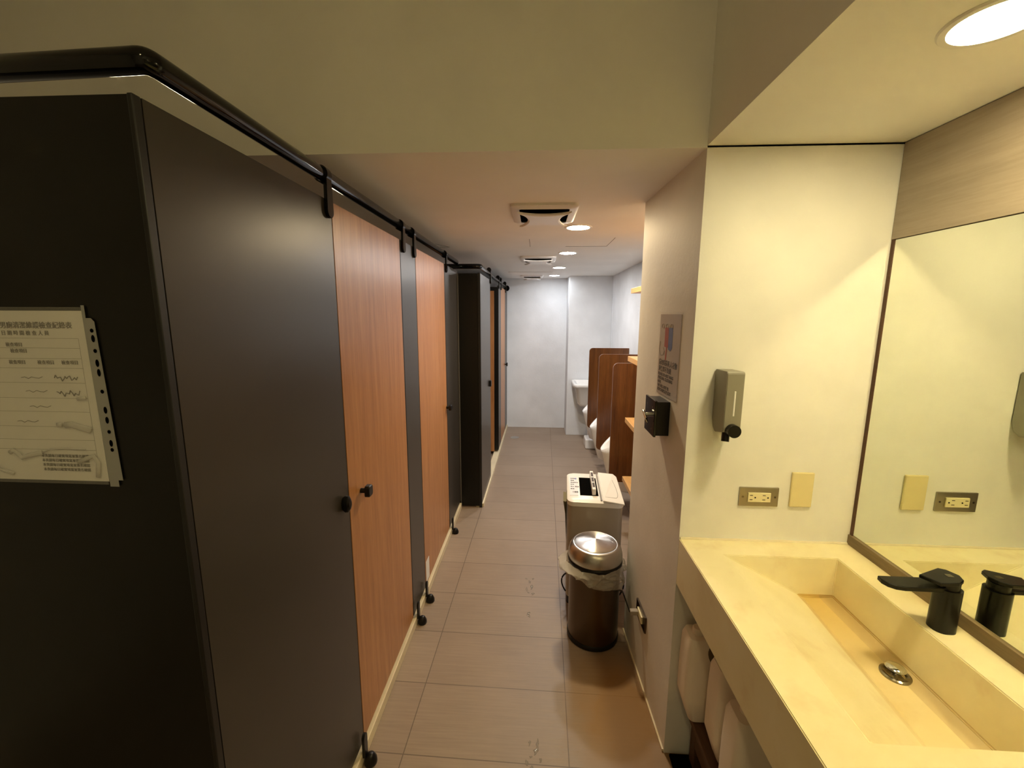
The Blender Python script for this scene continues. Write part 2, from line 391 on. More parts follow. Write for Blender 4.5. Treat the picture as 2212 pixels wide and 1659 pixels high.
# ------------------------------------------------------------------ faucet
t = thing('faucet', 'black single-lever basin faucet with flat spout beside the mirror', 'faucet', (.978, .962, .846))
FX, FY = .973, .963
pr = [(FX + x, FY + y) for x, y in rrect(.050, .046, .020, 8)]
bm = B(); loft(bm, [[(x, y, z) for x, y in pr] for z in (.845, .952)]); obj('body', bm, M_BLKP, t, True)
sp_pts = [(.962, .949), (.868, .949), (.850, .953), (.838, .963), (.833, .977), (.836, .993), (.962, .992)]
bm = B(); loft(bm, [[(x, y, z) for x, y in sp_pts] for z in (.946, .957)]); bmesh.ops.bevel(bm, geom=bm.edges[:], offset=.0015, segments=1, affect='EDGES'); obj('spout', bm, M_BLKP, t)
bm = B(); lathe(bm, [(.020, .950), (.020, .970)], (FX, FY, 0), 32); obj('neck', bm, M_BLKP, t, True)
lv = [(.913, .974), (.975, .998), (.988, .990), (.997, .966), (.990, .948), (.972, .937), (.932, .938)]
bm = B(); loft(bm, [[(x, y, (.968 + .06*(x-.93))+dz) for x, y in lv] for dz in (0, .009)]); bmesh.ops.bevel(bm, geom=bm.edges[:], offset=.0015, segments=1, affect='EDGES'); L = obj('lever', bm, M_BLKP, t)
bm = B(); box(bm, (.966, .960, .9788), (.982, .972, .9800)); obj('badge', bm, M_DCHROME, L)
# ------------------------------------------------------------------ end-wall fittings
t = thing('soap_dispenser', 'grey wall soap dispenser with black push button on the alcove wall', 'soap dispenser', (.583, YE, 1.235))
side = [(YE-.003, 1.415), (YE-.084, 1.417), (YE-.088, 1.412), (YE-.088, 1.25), (YE-.084, 1.235), (YE-.03, 1.222), (YE-.012, 1.235), (YE-.003, 1.262)]
bm = B(); prism(bm, [(.558, y, z) for y, z in side], (.050, 0, 0)); bmesh.ops.bevel(bm, geom=bm.edges[:], offset=.0015, segments=2, affect='EDGES'); obj('housing', bm, mat('grey_dispenser_plastic', (.26, .24, .19), .38), t)
bm = B(); box(bm, (.5815, YE-.0890, 1.285), (.5865, YE-.0865, 1.36), .001); obj('sight_window', bm, M_WPLAS, t)
bm = B(); tube(bm, [(.583, YE-.078, 1.243), (.583, YE-.104, 1.243), (.583, YE-.108, 1.243)], .019, 28); obj('push_button', bm, M_BLKP, t, True)
bm = B(); tube(bm, [(.575, YE-.07, 1.24), (.571, YE-.078, 1.205)], .011, 16); obj('nozzle', bm, M_BLKP, t, True)
t = thing('power_outlet', 'ivory double power outlet in a steel plate on the alcove wall', 'outlet', (.725, YE, 1.0))
bm = B(); box(bm, (.664, YE-.006, .968), (.787, YE, 1.032), .0015); obj('cover_plate', bm, mat('dull_steel', (.42, .38, .32), .35, 1.0), t)
bm = B(); box(bm, (.690, YE-.010, .984), (.761, YE-.0055, 1.015), .001); ins = obj('socket_insert', bm, M_IVORY, t)
for k in (0, 1):
    bm = B(); x = .700 + k*.040
    box(bm, (x-.005, YE-.0106, 1.006), (x+.004, YE-.0099, 1.0078)); box(bm, (x-.005, YE-.0106, .9915), (x+.004, YE-.0099, .9933)); cyl(bm, (x+.012, YE-.0106, .9995), 'y', .0024, .0008, 12)
    obj('socket_slots', bm, M_MATB, ins)
for x in (.675, .776):
    bm = B(); cyl(bm, (x, YE-.0066, 1.0), 'y', .0032, .002, 12); obj('screw', bm, M_DCHROME, t)
bm = B(); box(bm, (.822, YE-.009, .970), (.890, YE, 1.086), .003)
tag(obj('blank_plate', bm, M_PLATE), 'blank ivory wall plate right of the outlet', 'wall plate')
# ------------------------------------------------------------------ stub-wall fittings
def xs(y): return .485 - (y-YE)*.0358
t = thing('key_box', 'black key-switch box with silver lever on the corridor wall', 'switch box', (.478, 1.56, 1.15))
bm = B(); box(bm, (.432, 1.505, 1.150), (xs(1.505), 1.625, 1.274), .002); obj('box_body', bm, M_BLKP, t)
bm = B(); box(bm, (.424, 1.500, 1.146), (.4325, 1.630, 1.278), .0015); fr = obj('face_plate', bm, M_BLACK, t)
bm = B(); tube(bm, [(.4245, 1.565, 1.215), (.405, 1.565, 1.215)], .007, 14); tube(bm, [(.407, 1.590, 1.224), (.405, 1.565, 1.219), (.407, 1.545, 1.205), (.410, 1.545, 1.190)], .0045, 10); obj('lever', bm, M_CHROME, fr, True)
for y, z in ((1.53, 1.25), (1.60, 1.25), (1.53, 1.17), (1.60, 1.17)):
    bm = B(); cyl(bm, (.4236, y, z), 'x', .004, .002, 12); obj('screw', bm, M_DCHROME, fr)
# sign
t = thing('notice_sign', 'laminated notice about hanging clothes above the black key box', 'sign', (.477, 1.56, 1.28))
YL, YR, ZT, ZD = 1.662, 1.45, 1.582, 1.285
def spt(u, v, d): y = YL + (YR-YL)*u; return (xs(y)-d, y, ZD+(ZT-ZD)*v)
bm = B(); prism(bm, [spt(0, 0, .0006), spt(1, 0, .0006), spt(1, 1, .0006), spt(0, 1, .0006)], (-.0008, 0, 0)); obj('sheet', bm, M_SIGN, t)
RV, UV = (Vector(spt(1, 0, 0))-Vector(spt(0, 0, 0))), (0, 0, 1)
def flat(pts, d=.0016):
    bm = B(); f = [spt(u, v, d) for u, v in pts]; prism(bm, f, (-.0003, 0, 0)); return bm
obj('red_towel_print', flat([(.28, .84), (.46, .84), (.46, .60), (.42, .60), (.40, .44), (.34, .44), (.37, .60), (.28, .60)]), mat('red_print', (.36, .02, .01), .6), t)
obj('blue_towel_print', flat([(.47, .84), (.66, .84), (.66, .60), (.58, .56), (.47, .58)]), mat('blue_print', (.06, .12, .36), .6), t)
bms = []
for u in (.15, .36, .57):
    b = B(); tube(b, [spt(u+.06*math.cos(a)+.02, .855+.03*math.sin(a), .0018) for a in [i*PI/5-1.2 for i in range(9)]], .0007, 6); obj('hook_drawing', b, M_GINK, t)
b = B(); tube(b, [spt(.06, .66, .0018), spt(.02, .55, .0018), spt(.10, .49, .0018), spt(.24, .50, .0018), spt(.30, .55, .0018), spt(.22, .59, .0018)], .0007, 6); obj('hand_drawing', b, M_GINK, t)
bms = [text_bm('請勿懸掛私人衣物', .0235, spt(.05, .375, .0016), RV, UV, weight=.0006), text_bm('遺失恕不負責', .0225, spt(.05, .295, .0016), RV, UV, weight=.0006)]
for i, s in enumerate(('PLEASE DO NOT HANG', 'PERSONAL CLOTHING', 'HERE.', 'WE WILL NOT BE', 'RESPONSIBLE IF LOST')):
    bms.append(text_bm(s, .0155, spt(.04, .235-.05*i, .0016), RV, UV, weight=.0007, xs=.98))
obj('lettering', merge(bms), M_INK, t)
bm = B()
R_ = [spt(-.04, -.03, .002), spt(1.04, -.03, .002), spt(1.04, 1.03, .002), spt(-.04, 1.03, .002)]
prism(bm, R_, (-.0003, 0, 0)); obj('clear_laminate', bm, M_FILM, t)
# low outlet with plug and cord
t = thing('wall_outlet', 'steel wall outlet low on the corridor wall behind the bin', 'outlet', (.47, 1.68, .25))
bm = B(); prism(bm, [(xs(1.615)-.0005, 1.615, .262), (xs(1.745)-.0005, 1.745, .262), (xs(1.745)-.0005, 1.745, .335), (xs(1.615)-.0005, 1.615, .335)], (-.007, 0, 0)); obj('cover_plate', bm, mat('dark_bronze_plate', (.13, .10, .075), .3, 1.0), t)
bm = B(); box(bm, (.4595, 1.645, .282), (.4665, 1.715, .314), .001); obj('socket_insert', bm, M_IVORY, t)
t = thing('power_plug', 'grey plug and cord in the low wall outlet', 'plug', (.45, 1.70, .29))
bm = B(); box(bm, (.425, 1.688, .288), (.4594, 1.712, .308), .004); obj('plug_body', bm, M_BODY, t)
bm = B(); tube(bm, arc((.4248, 1.70, .298), (.42, 1.76, .305), (.440, 1.92, .24), 10) + arc((.440, 1.92, .24), (.448, 2.04, .17), (.44, 2.095, .12), 6)[1:], .0035, 8); obj('cord', bm, M_BLKP, t, True)
# ------------------------------------------------------------------ downlights
def downlight(x, y, z, r, lm, label, group):
    t = thing('downlight', label, 'ceiling light', (x, y, z), group)
    n = 48
    bm = B(); lathe(bm, [(r*1.02, -.0008), (r*1.04, -.004), (r*1.22, -.004), (r*1.27, -.001), (r*1.27, .001)], (x, y, z), n, False, False); obj('trim_ring', bm, M_WPLAS, t, True)
    bm = B(); lathe(bm, [(.001, -.0052), (r*.7, -.0042), (r, -.002), (r*1.02, .0)], (x, y, z), n, True, False)
    bmesh.ops.recalc_face_normals(bm, faces=bm.faces[:]); obj('lens', bm, lm, t, True)
    return t
mS = emis('warm_lens', *SINK); m1 = emis('warm_white_lens', *COR1); mF = emis('cool_white_lens', *CORF)
downlight(.752, .828, 2.06, .060, mS, 'round warm downlight in the soffit over the sink', None)
downlight(.225, 2.47, ZC, .060, m1, 'nearest round downlight in the corridor ceiling', 'corridor downlights')
downlight(.240, 3.46, ZC, .060, mF, 'second round downlight along the corridor ceiling', 'corridor downlights')
downlight(.228, 4.52, ZC, .060, mF, 'third round downlight along the corridor ceiling', 'corridor downlights')
mL = emis('far_white_lens', *CORL)
downlight(.215, 5.42, ZC, .060, mL, 'farthest round downlight beside the end wall', 'corridor downlights')
mV = emis('vestibule_fill_lens', *VEST_FILL)
mVH = emis('high_fill_lens', *VESTH_FILL)
downlight(-.15, -.75, 2.80, .075, mVH, 'added round fill light in the high ceiling behind the viewer', None)  # unseen fill lamp, added to brighten the beam and vestibule
downlight(.775, -.35, 2.06, .058, mV, 'added round warm fill light over the counter behind the viewer', None)  # another unseen fill, added to lift the vestibule from the counter side
mT = emis('stall_fill_lens', *STALL_FILL)  # both stall lamps are unseen fills, added to brighten the ceiling above
downlight(-1.25, 1.45, ZC, .055, mT, 'added ceiling fill light inside the first stall', None)
downlight(-1.25, 2.60, ZC, .055, mT, 'added ceiling fill light inside the second stall', None)
# ------------------------------------------------------------------ exhaust fans
def fan(cx, cy_, w, d, label):
    t = thing('ceiling_fan_grille', label, 'ceiling vent', (cx, cy_, ZC), 'white ceiling vents in the corridor')
    n = 6; out0 = [(cx+x, cy_+y) for x, y in rrect(w, d, .03, n)]; out1 = [(cx+x, cy_+y) for x, y in rrect(w-.03, d-.03, .025, n)]
    inn = [(cx+x, cy_+y) for x, y in rrect(w-.075, d-.075, .012, n)]
    z = ZC
    bm = B(); loft(bm, [[(x, y, z-.0) for x, y in out0], [(x, y, z-.010) for x, y in out0], [(x, y, z-.017) for x, y in out1], [(x, y, z-.018) for x, y in inn], [(x, y, z-.014) for x, y in inn]], cap=False); obj('frame', bm, M_WPLAS, t, True)
    bm = B(); box(bm, (cx-w/2+.02, cy_-d/2+.02, z-.006), (cx+w/2-.02, cy_+d/2-.02, z-.001)); obj('dark_backing', bm, M_MATB, t)
    hw, hd, pts = w/2-.030, d/2-.030, []
    for (x0, y0), (x1, y1), (nx, ny) in (((hw, -hd), (hw, hd), (-1, 0)), ((hw, hd), (-hw, hd), (0, -1)), ((-hw, hd), (-hw, -hd), (1, 0)), ((-hw, -hd), (hw, -hd), (0, 1))):
        for i in range(10):
            s = i/10; k = .045*max(0.0, math.sin(PI*s))**.8
            pts.append((cx+x0+(x1-x0)*s+nx*k, cy_+y0+(y1-y0)*s+ny*k))
    bm = B(); loft(bm, [[(x, y, z-.028) for x, y in pts], [(x, y, z-.034) for x, y in pts], [(cx+(x-cx)*.9, cy_+(y-cy_)*.9, z-.038) for x, y in pts]]); obj('cover_panel', bm, M_WPLAS, t)
fan(.030, 2.12, .30, .36, 'nearest white square exhaust vent in the corridor ceiling')
fan(.010, 3.80, .30, .36, 'middle white square exhaust vent in the corridor ceiling')
fan(-.060, 5.52, .28, .34, 'farthest white square exhaust vent by the end wall')
# ------------------------------------------------------------------ stall rows
T = .014
def panel_bm(y0, y1, z0=.062, z1=1.902, x=None, bev=.0015):
    bm = B()
    xa, xb = (x(y0), x(y1)) if callable(x) else (XP, XP)
    prism(bm, [(xa-T, y0, z0), (xa, y0, z0), (xb, y1, z0), (xb-T, y1, z0)], (0, 0, z1-z0)); return bm
def bracket(parent, y, x=XP, zt=1.984, zb=1.852):
    """tongue hanging from the rail down over the panel face"""
    w = .020; bm = B()
    zc = 1.968
    pts = [(y-w*.8, zc), (y+w*.8, zc)] + [(y+w*1.0*math.cos(a)+0, zb+.018+.020*math.sin(a)) for a in [-i*PI/8 for i in range(9)]]
    prism(bm, [(x+.001, py, pz) for py, pz in pts], (.010, 0, 0)); bmesh.ops.bevel(bm, geom=bm.edges[:], offset=.002, segments=2, affect='EDGES')
    k = obj('rail_bracket', bm, M_BLACK, parent, True)
    bm = B(); n = 20
    rings = []
    for yy in (y-.013, y+.013):
        rings.append([(x-.007+.021*math.cos(2*PI*i/n), yy, zc+.0*i+.0235*math.sin(2*PI*i/n)) for i in range(n)])
    loft(bm, rings); obj('rail_collar', bm, M_BLACK, k, True)
def foot(parent, y, x=XP, z0=.0):
    bm = B(); pts = [(y-.012, .03), (y+.012, .03), (y+.013, .105)] + [(y+.013*math.cos(a), .105+.014*math.sin(a)) for a in [i*PI/6 for i in range(1, 6)]] + [(y-.013, .105)]
    prism(bm, [(x+.0105, py, pz) for py, pz in pts], (.010, 0, 0)); f = obj('foot', bm, M_BLKP, parent, True)
    bm = B(); lathe(bm, [(.021, 0), (.023, .004), (.022, .018), (.014, .034), (.006, .040)], (x+.034, y, .0), 24); obj('foot_cup', bm, M_BLKP, f, True)
GP = 'charcoal stall partition panels'
GD = 'wood-look stall doors'
t = thing('partition_panel', 'wide charcoal front panel facing the camera with the taped form', 'partition', (-1.2, .66, .06), GP)
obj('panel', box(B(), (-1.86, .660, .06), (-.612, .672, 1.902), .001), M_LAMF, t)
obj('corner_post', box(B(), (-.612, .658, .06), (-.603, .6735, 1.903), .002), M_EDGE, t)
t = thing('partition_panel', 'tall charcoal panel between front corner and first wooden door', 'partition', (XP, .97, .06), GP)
obj('panel', panel_bm(.675, 1.272), M_LAM, t); bracket(t, 1.252); foot(t, 1.248)
obj('edge_strip', box(B(), (XP-T+.001, 1.272, .062), (XP-.001, 1.278, 1.902)), M_EDGE, t)
t = thing('partition_panel', 'narrow charcoal panel between the two nearer wooden doors', 'partition', (XP, 2.03, .06), GP)
obj('panel', panel_bm(1.915, 2.145), M_LAM, t); bracket(t, 1.945); bracket(t, 2.118); foot(t, 1.945); foot(t, 2.115)
obj('edge_strip', box(B(), (XP-T+.001, 1.908, .062), (XP-.001, 1.915, 1.902)), M_EDGE, t)
t = thing('partition_panel', 'charcoal panel beyond the second wooden door ending at the recess', 'partition', (XP, 3.05, .06), GP)
obj('panel', panel_bm(2.832, 3.285), M_LAM, t); bracket(t, 2.862); foot(t, 2.862)
obj('edge_strip', box(B(), (XP-T+.001, 2.822, .062), (XP-.001, 2.832, 1.902)), M_EDGE, t)
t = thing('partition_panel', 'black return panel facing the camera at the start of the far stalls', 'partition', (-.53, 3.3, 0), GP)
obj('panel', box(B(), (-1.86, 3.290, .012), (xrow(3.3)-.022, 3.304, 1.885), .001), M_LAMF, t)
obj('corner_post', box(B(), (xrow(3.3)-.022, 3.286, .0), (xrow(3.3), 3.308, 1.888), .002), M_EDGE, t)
obj('edge_strip', box(B(), (XP+.0005, 3.283, .012), (XP+.006, 3.290, 1.885)), mat('grey_edge_strip', (.13, .125, .12), .4), t, label='light grey edge strip')
t = thing('partition_panel', 'bright grey panel before the open far stall', 'partition', (-.42, 3.6, 0), GP)
obj('panel', panel_bm(3.309, 3.915, .012, 1.885, xrow), M_LAM, t); bracket(t, 3.90, xrow(3.90))
bm = B(); box(bm, (xrow(3.8)+.0005, 3.79, .93), (xrow(3.8)+.022, 3.83, .985), .004); obj('latch', bm, M_BLKP, t)
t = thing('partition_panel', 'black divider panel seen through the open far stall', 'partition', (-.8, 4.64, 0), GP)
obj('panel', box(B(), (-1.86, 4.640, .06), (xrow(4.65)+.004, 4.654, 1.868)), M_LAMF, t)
t = thing('partition_panel', 'narrow pale-lit panel right of the open far stall', 'partition', (-.41, 4.8, 0), GP)
obj('panel', panel_bm(4.660, 4.960, .05, 1.885, xrow), M_LAM, t); bracket(t, 4.69, xrow(4.69)); bracket(t, 4.93, xrow(4.93))
t = thing('partition_panel', 'last charcoal panel against the end wall', 'partition', (-.40, 5.7, 0), GP)
obj('panel', panel_bm(5.535, 5.855, .05, 1.885, xrow), M_LAM, t); bracket(t, 5.56, xrow(5.56))
# doors
def knob(parent, y, z, x=XP, w=.036, h=.040):
    bm = B(); tube(bm, [(x+.0005, y, z), (x+.022, y, z)], .009, 14); k = obj('knob', bm, M_BLKP, parent, True)
    bm = B(); p = [(x+.020, y+a, z+b) for a, b in rrect(w, h, .010, 5)]; q2 = [(x+.034, y+a, z+b) for a, b in rrect(w, h, .010, 5)]; q3 = [(x+.037, y+a*.85, z+b*.85) for a, b in rrect(w, h, .010, 5)]
    loft(bm, [p, q2, q3]); obj('knob_cap', bm, M_BLKP, k, True)
t = thing('stall_door', 'first wooden stall door nearest the camera with black knob at its near edge', 'door', (XP, 1.6, .06), GD)
obj('door_panel', panel_bm(1.281, 1.904), M_DOOR, t); knob(t, 1.370, .972)
tt = thing('turn_latch', 'black oval turn latch on the charcoal panel by the first door', 'latch', (XP, 1.237, .985))
bm = B()
for dx, s in ((.0005, .8), (.008, 1.0), (.020, .95), (.026, .6)): pass
loft(bm, [[(XP+dx, 1.235+.017*s*math.cos(2*PI*i/24), .985+.028*s*math.sin(2*PI*i/24)) for i in range(24)] for dx, s in ((.0008, .8), (.008, 1.0), (.018, .95), (.024, .55))]); obj('latch_body', bm, M_BLKP, tt, True)
t = thing('stall_door', 'second wooden stall door with white sticker at its lower corner', 'door', (XP, 2.48, .06), GD)
obj('door_panel', panel_bm(2.153, 2.815), M_DOOR, t); knob(t, 2.80, .952, w=.05, h=.036)
bm = B(); box(bm, (XP+.0003, 2.165, .075), (XP+.0012, 2.235, .20)); obj('sticker', bm, M_WPLAS, t, label='small white sticker')
t = thing('stall_door', 'far wooden stall door standing open inward against the black divider', 'door', (-.75, 4.6, .05), GD)
obj('door_panel', box(B(), (-1.16, 4.600, .05), (-.454, 4.614, 1.825)), M_DOOR, t)
t = thing('stall_door', 'closed stall door nearest the end wall with pale reflection and black knob', 'door', (-.41, 5.25, .05), GD)
obj('door_panel', panel_bm(4.968, 5.525, .05, 1.885, xrow), M_DOOR, t); knob(t, 5.50, .935, xrow(5.5), .05, .045)
# stall dividers behind (seen only through gaps) ------------------------------------------------
for y, s in ((2.03, 'charcoal divider inside the stalls behind the narrow panel'),):
    o = obj('stall_divider', box(B(), (-1.86, y-.007, .06), (XP-T-.002, y+.007, 1.90)), M_LAMF); tag(o, s, 'partition')
# head rails
t = thing('head_rail', 'thick black rail running above the near stalls and round the corner', 'rail', (XP, .7, 1.968))
ZR = 1.968
pth = [(-1.88, .755, ZR), (-.64, .7015, ZR)] + [tuple(v) for v in arc((-.622, .7005, ZR), (XP-.007, .701, ZR), (XP-.007, .718, ZR), 6)] + [(XP-.007, 3.30, ZR)]
bm = B(); tube(bm, pth, .0165, 20, .0195); obj('rail', bm, M_BLACK, t, 'all')
t = thing('head_rail', 'black rail over the far stalls with cross bar, ending in a wall flange', 'rail', (-.43, 3.3, 1.935))
X2 = xrow(3.3)-.005
bm = B(); pth = [(-.75, 3.325, 1.940), (X2-.03, 3.325, 1.940)] + [tuple(v) for v in arc((X2-.03, 3.325, 1.940), (X2, 3.325, 1.940), (X2, 3.36, 1.940), 6)] + [(xrow(5.85)-.005, 5.855, 1.925)]
tube(bm, pth, .0165, 20, .0195); r = obj('rail', bm, M_BLACK, t, 'all')
bm = B(); tube(bm, [(xrow(5.85)-.005, 5.835, 1.925), (xrow(5.85)-.005, 5.859, 1.925)], .038, 28); obj('wall_flange', bm, M_BLACK, t, True)
# ------------------------------------------------------------------ form in a plastic sleeve
t = thing('paper_form', 'white printed form in a clear punched sleeve taped to the front panel', 'paper', (-.86, .654, 1.29))
YP = .6585
XL, XR, ZTp, ZBp = -.946, -.734, 1.583, 1.292
def pp(u, v, d=0): return (XL+(XR-XL)*u, YP-d, ZBp+(ZTp-ZBp)*v)
bm = B(); prism(bm, [pp(0, 0), pp(1, 0), pp(1, 1), pp(0, 1)], (0, -.0006, 0)); sh = obj('sheet', bm, M_PAPER, t)
bms = [text_bm('男廁清潔維護檢查紀錄表', .0115, pp(.30, .905, .001), (1, 0, 0), (0, 0, 1), weight=.0001), text_bm('日 期 時 間 檢 查 人 員', .0085, pp(.30, .865, .001), (1, 0, 0), (0, 0, 1))]
for v, u in ((.80, .42), (.765, .45), (.70, .42), (.70, .66), (.70, .86)):
    bms.append(text_bm('檢查項目', .0075, pp(u-.1, v, .001), (1, 0, 0), (0, 0, 1)))
for v, u in ((.62, .40), (.54, .42), (.45, .43), (.36, .30)):
    b = B(); tube(b, [pp(u+.03*i+.0, v+.006*math.sin(i*2.4), .001) for i in range(7)], .0005, 5); bms.append(b)
for k, v in enumerate((.62, .53)):
    b = B(); tube(b, [pp(.68+.013*i, v+.011*math.sin(i*2.1+k)+.008*math.sin(i*.9), .001) for i in range(16)], .0007, 5); bms.append(b)
for k in range(4): bms.append(text_bm('本表請每日確實填寫並簽名確認', .0062, pp(.45, .145-.028*k, .001), (1, 0, 0), (0, 0, 1)))
for v in (.845, .79, .73, .675, .59, .50, .42, .33, .25, .19):
    b = B(); box(b, pp(.0, v, .0008), pp(.93, v+.0016, .0007)); bms.append(b)
for u in (.93,):
    b = B(); box(b, pp(u, .14, .0008), pp(u+.002, .845, .0007)); bms.append(b)
obj('printed_table', merge(bms), M_GINK, sh)
bm = B(); box(bm, pp(-.03, -.015, .004), pp(1.01, 1.02, .0035)); obj('sleeve_front', bm, M_FILM, t)
# punched strip of the sleeve
bm = B(); prism(bm, [pp(1.01, -.03, .001), pp(1.085, -.03, .001), pp(1.085, .01, .001), pp(1.125, .01, .001), pp(1.085, .94, .001), pp(1.06, .96, .001), pp(1.02, .96, .001), pp(1.02, 1.03, .001), pp(.995, 1.03, .001)], (0, -.0006, 0)); st_ = obj('punched_strip', bm, mat('frosted_strip', (.33, .34, .34), .35), t)
for v, h in ((.90, 1), (.855, 1.8), (.785, 1), (.715, 1.9), (.66, 1.9), (.55, 1), (.44, 1.8), (.38, 1.8), (.31, 1), (.24, 1.8), (.20, 1)):
    c = pp(1.055+.025*(1-v), v*.99, 0); bm = B()
    loft(bm, [[(c[0]+.0030*math.cos(2*PI*i/14), YP-.0019-dy, c[2]+.0033*h*math.sin(2*PI*i/14)) for i in range(14)] for dy in (0, .0003)]); obj('punch_hole', bm, M_MATB, st_)
# raised sleeve folds with their glints painted in as whitish film
M_GLINT_FOLD = mat('painted_glint_plastic', (.8, .8, .78), .15, Alpha=.55)
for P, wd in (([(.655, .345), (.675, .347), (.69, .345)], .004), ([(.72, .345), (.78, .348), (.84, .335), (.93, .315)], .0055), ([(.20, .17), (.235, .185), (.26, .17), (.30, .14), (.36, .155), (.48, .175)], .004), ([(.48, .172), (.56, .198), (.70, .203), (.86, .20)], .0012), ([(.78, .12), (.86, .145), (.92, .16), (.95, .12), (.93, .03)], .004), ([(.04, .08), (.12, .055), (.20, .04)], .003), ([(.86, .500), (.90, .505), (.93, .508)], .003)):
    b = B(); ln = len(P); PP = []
    tube(b, [pp(u, v, .0042) for u, v in P], wd*.5, 10, wd); obj('painted_glint_fold', b, M_GLINT_FOLD, t, 'all')
# ------------------------------------------------------------------ waste bin
BX, BY = .300, 1.925
t = thing('waste_bin', 'round steel swing-lid waste bin with plastic bag on the corridor floor', 'trash bin', (BX, BY, 0))
bm = B(); lathe(bm, [(.122, 0), (.126, .004), (.126, .022), (.123, .026)], (BX, BY, 0), 64); obj('base_ring', bm, M_BLKP, t, True)
bm = B(); lathe(bm, [(.122, .026), (.122, .415)], (BX, BY, 0), 64); obj('body', bm, mat('bin_steel', (.12, .090, .065), .28, 1.0), t, True)
bm = B(); lathe(bm, [(.127, .398), (.130, .402), (.130, .416), (.127, .420)], (BX, BY, 0), 64); obj('rubber_ring', bm, M_BLKP, t, True)
bm = B(); lathe(bm, [(.126, .420), (.129, .428), (.1285, .450), (.123, .472), (.112, .488), (.102, .495), (.100, .492)], (BX, BY, 0), 96, True, True); ld = obj('lid_rim', bm, M_STEEL, t, 'all')
bm = B(); lathe(bm, [(.0985, .489), (.0985, .496), (.090, .502), (.06, .508), (.03, .511), (.002, .512)], (BX, BY, 0), 96); obj('swing_flap', bm, M_LID, ld, True)
# bag
from mathutils import noise as mno
bm = B(); n, rows = 200, 34; rings = []
for j in range(rows):
    s = j/(rows-1); R = []
    for i in range(n):
        a = 2*PI*i/n
        left = max(0, math.cos(a-math.radians(200)))**3
        zlow = .345 + .030*math.cos(a-math.radians(150)) + .008*math.sin(5*a+1) + .01*math.sin(2*a)
        z = .412 + (zlow-.412)*s
        p = Vector((math.cos(a)*1.5 + z*9, math.sin(a)*1.5 - z*7, z*20 + .9*math.sin(a*2+.5)))
        rg = 1 - abs(mno.noise(p)*2); rg2 = 1 - abs(mno.noise(p*2.3 + Vector((7, 3, 1)))*2)
        env = math.sin(PI*min(1, s*.9+.08))**.5
        r = .1285 + env*(.006 + .018*max(0, rg)**3 + .005*max(0, rg2)**4) + left*.034*math.sin(PI*min(1, s*.95+.05))
        if s > .94: r -= .003
        z += .003*mno.noise(p*1.7)
        R.append((BX+max(r, .1265)*math.cos(a), BY+max(r, .1265)*math.sin(a), z))
    rings.append(R)
loft(bm, rings, cap=False); obj('bin_bag', bm, M_BAG, t, 'all')
# ------------------------------------------------------------------ dehumidifier
t = thing('dehumidifier', 'beige portable dehumidifier with white top behind the steel bin', 'appliance', (.325, 2.30, 0))
x0, x1, y0, y1 = .182, .470, 2.115, 2.43
def ringd(x0, x1, y0, y1, z, r=.03): return [((x0+x1)/2+x, (y0+y1)/2+y, z(x) if callable(z) else z) for x, y in rrect(x1-x0, y1-y0, r, 6)]
bm = B(); loft(bm, [ringd(x0, x1, y0, y1, z) for z in (.05, .30, .585)]); obj('body', bm, M_BODY, t, True)
bm = B(); loft(bm, [ringd(x0+.004, x1-.004, y0+.004, y1-.004, z) for z in (.0, .05)]); obj('base', bm, M_BLKP, t, True)
bm = B(); loft(bm, [ringd(x0-.004, x1+.004, y0-.006, y1+.004, z, .034) for z in (.583, .598, .606)] + [ringd(x0+.010, x1-.008, y0+.008, y1-.010, .615, .03)]); tp = obj('top_cover', bm, M_WPLAS, t, True)
bm = B(); box(bm, (.248, 2.165, .6145), (.346, 2.365, .6165)); obj('outlet_opening', bm, M_MATB, tp)
bm = B(); box(bm, (.312, 2.168, .6155), (.332, 2.385, .652), .003)
lou = obj('louver', bm, M_WPLAS, tp)
for k in range(3):
    bm = B(); box(bm, (.3155, 2.190+.062*k, .6515), (.3285, 2.240+.062*k, .6525)); obj('louver_slot', bm, mat('brown_slot', (.05, .03, .02), .6), lou)
bm = B(); prism(bm, [(.365, 2.112, .6135), (x1+.003, 2.100, .606), (x1+.003, 2.40, .606), (.455, 2.425, .612), (.365, 2.43, .6155)], (0, 0, .008)); bmesh.ops.bevel(bm, geom=bm.edges[:], offset=.002, segments=1, affect='EDGES'); cv = obj('tank_hatch', bm, M_WPLAS, tp)
bm = B(); tube(bm, arc((.437, 2.15, .6172), (.462, 2.17, .6165), (.440, 2.35, .618), 10) , .0009, 6); tube(bm, [(.372, 2.15, .6205), (.437, 2.15, .6172)], .0009, 6); obj('hatch_groove', bm, M_GINK, cv)
bm = B(); box(bm, (.352, 2.12, .614), (.362, 2.42, .6175), .001); obj('hinge_strip', bm, M_GINK, tp)
bm = B(); box(bm, (.193, 2.16, .6148), (.238, 2.375, .6162)); lb = obj('control_label', bm, mat('label_grey', (.66, .65, .68), .4), tp, label='pale control label with rows of print')
bms = [text_bm(s, .011, (.197, y, .6163), (1, 0, 0), (0, 1, 0), weight=.0001) for s, y in (('除濕機', 2.345), ('運轉', 2.322), ('濕度設定', 2.298), ('定時', 2.275), ('滿水 電源', 2.250), ('開關', 2.225))]
bms.append(text_bm('188', .022, (.206, 2.188, .6163), (1, 0, 0), (0, 1, 0), weight=.0004)); obj('label_print', merge(bms), M_INK, lb)
bm = B(); loft(bm, [[(.228+.006*math.cos(2*PI*i/16), 2.348+.009*math.sin(2*PI*i/16), z) for i in range(16)] for z in (.6163, .6166)]); obj('label_badge', bm, mat('blue_badge', (.18, .2, .5), .4), lb)
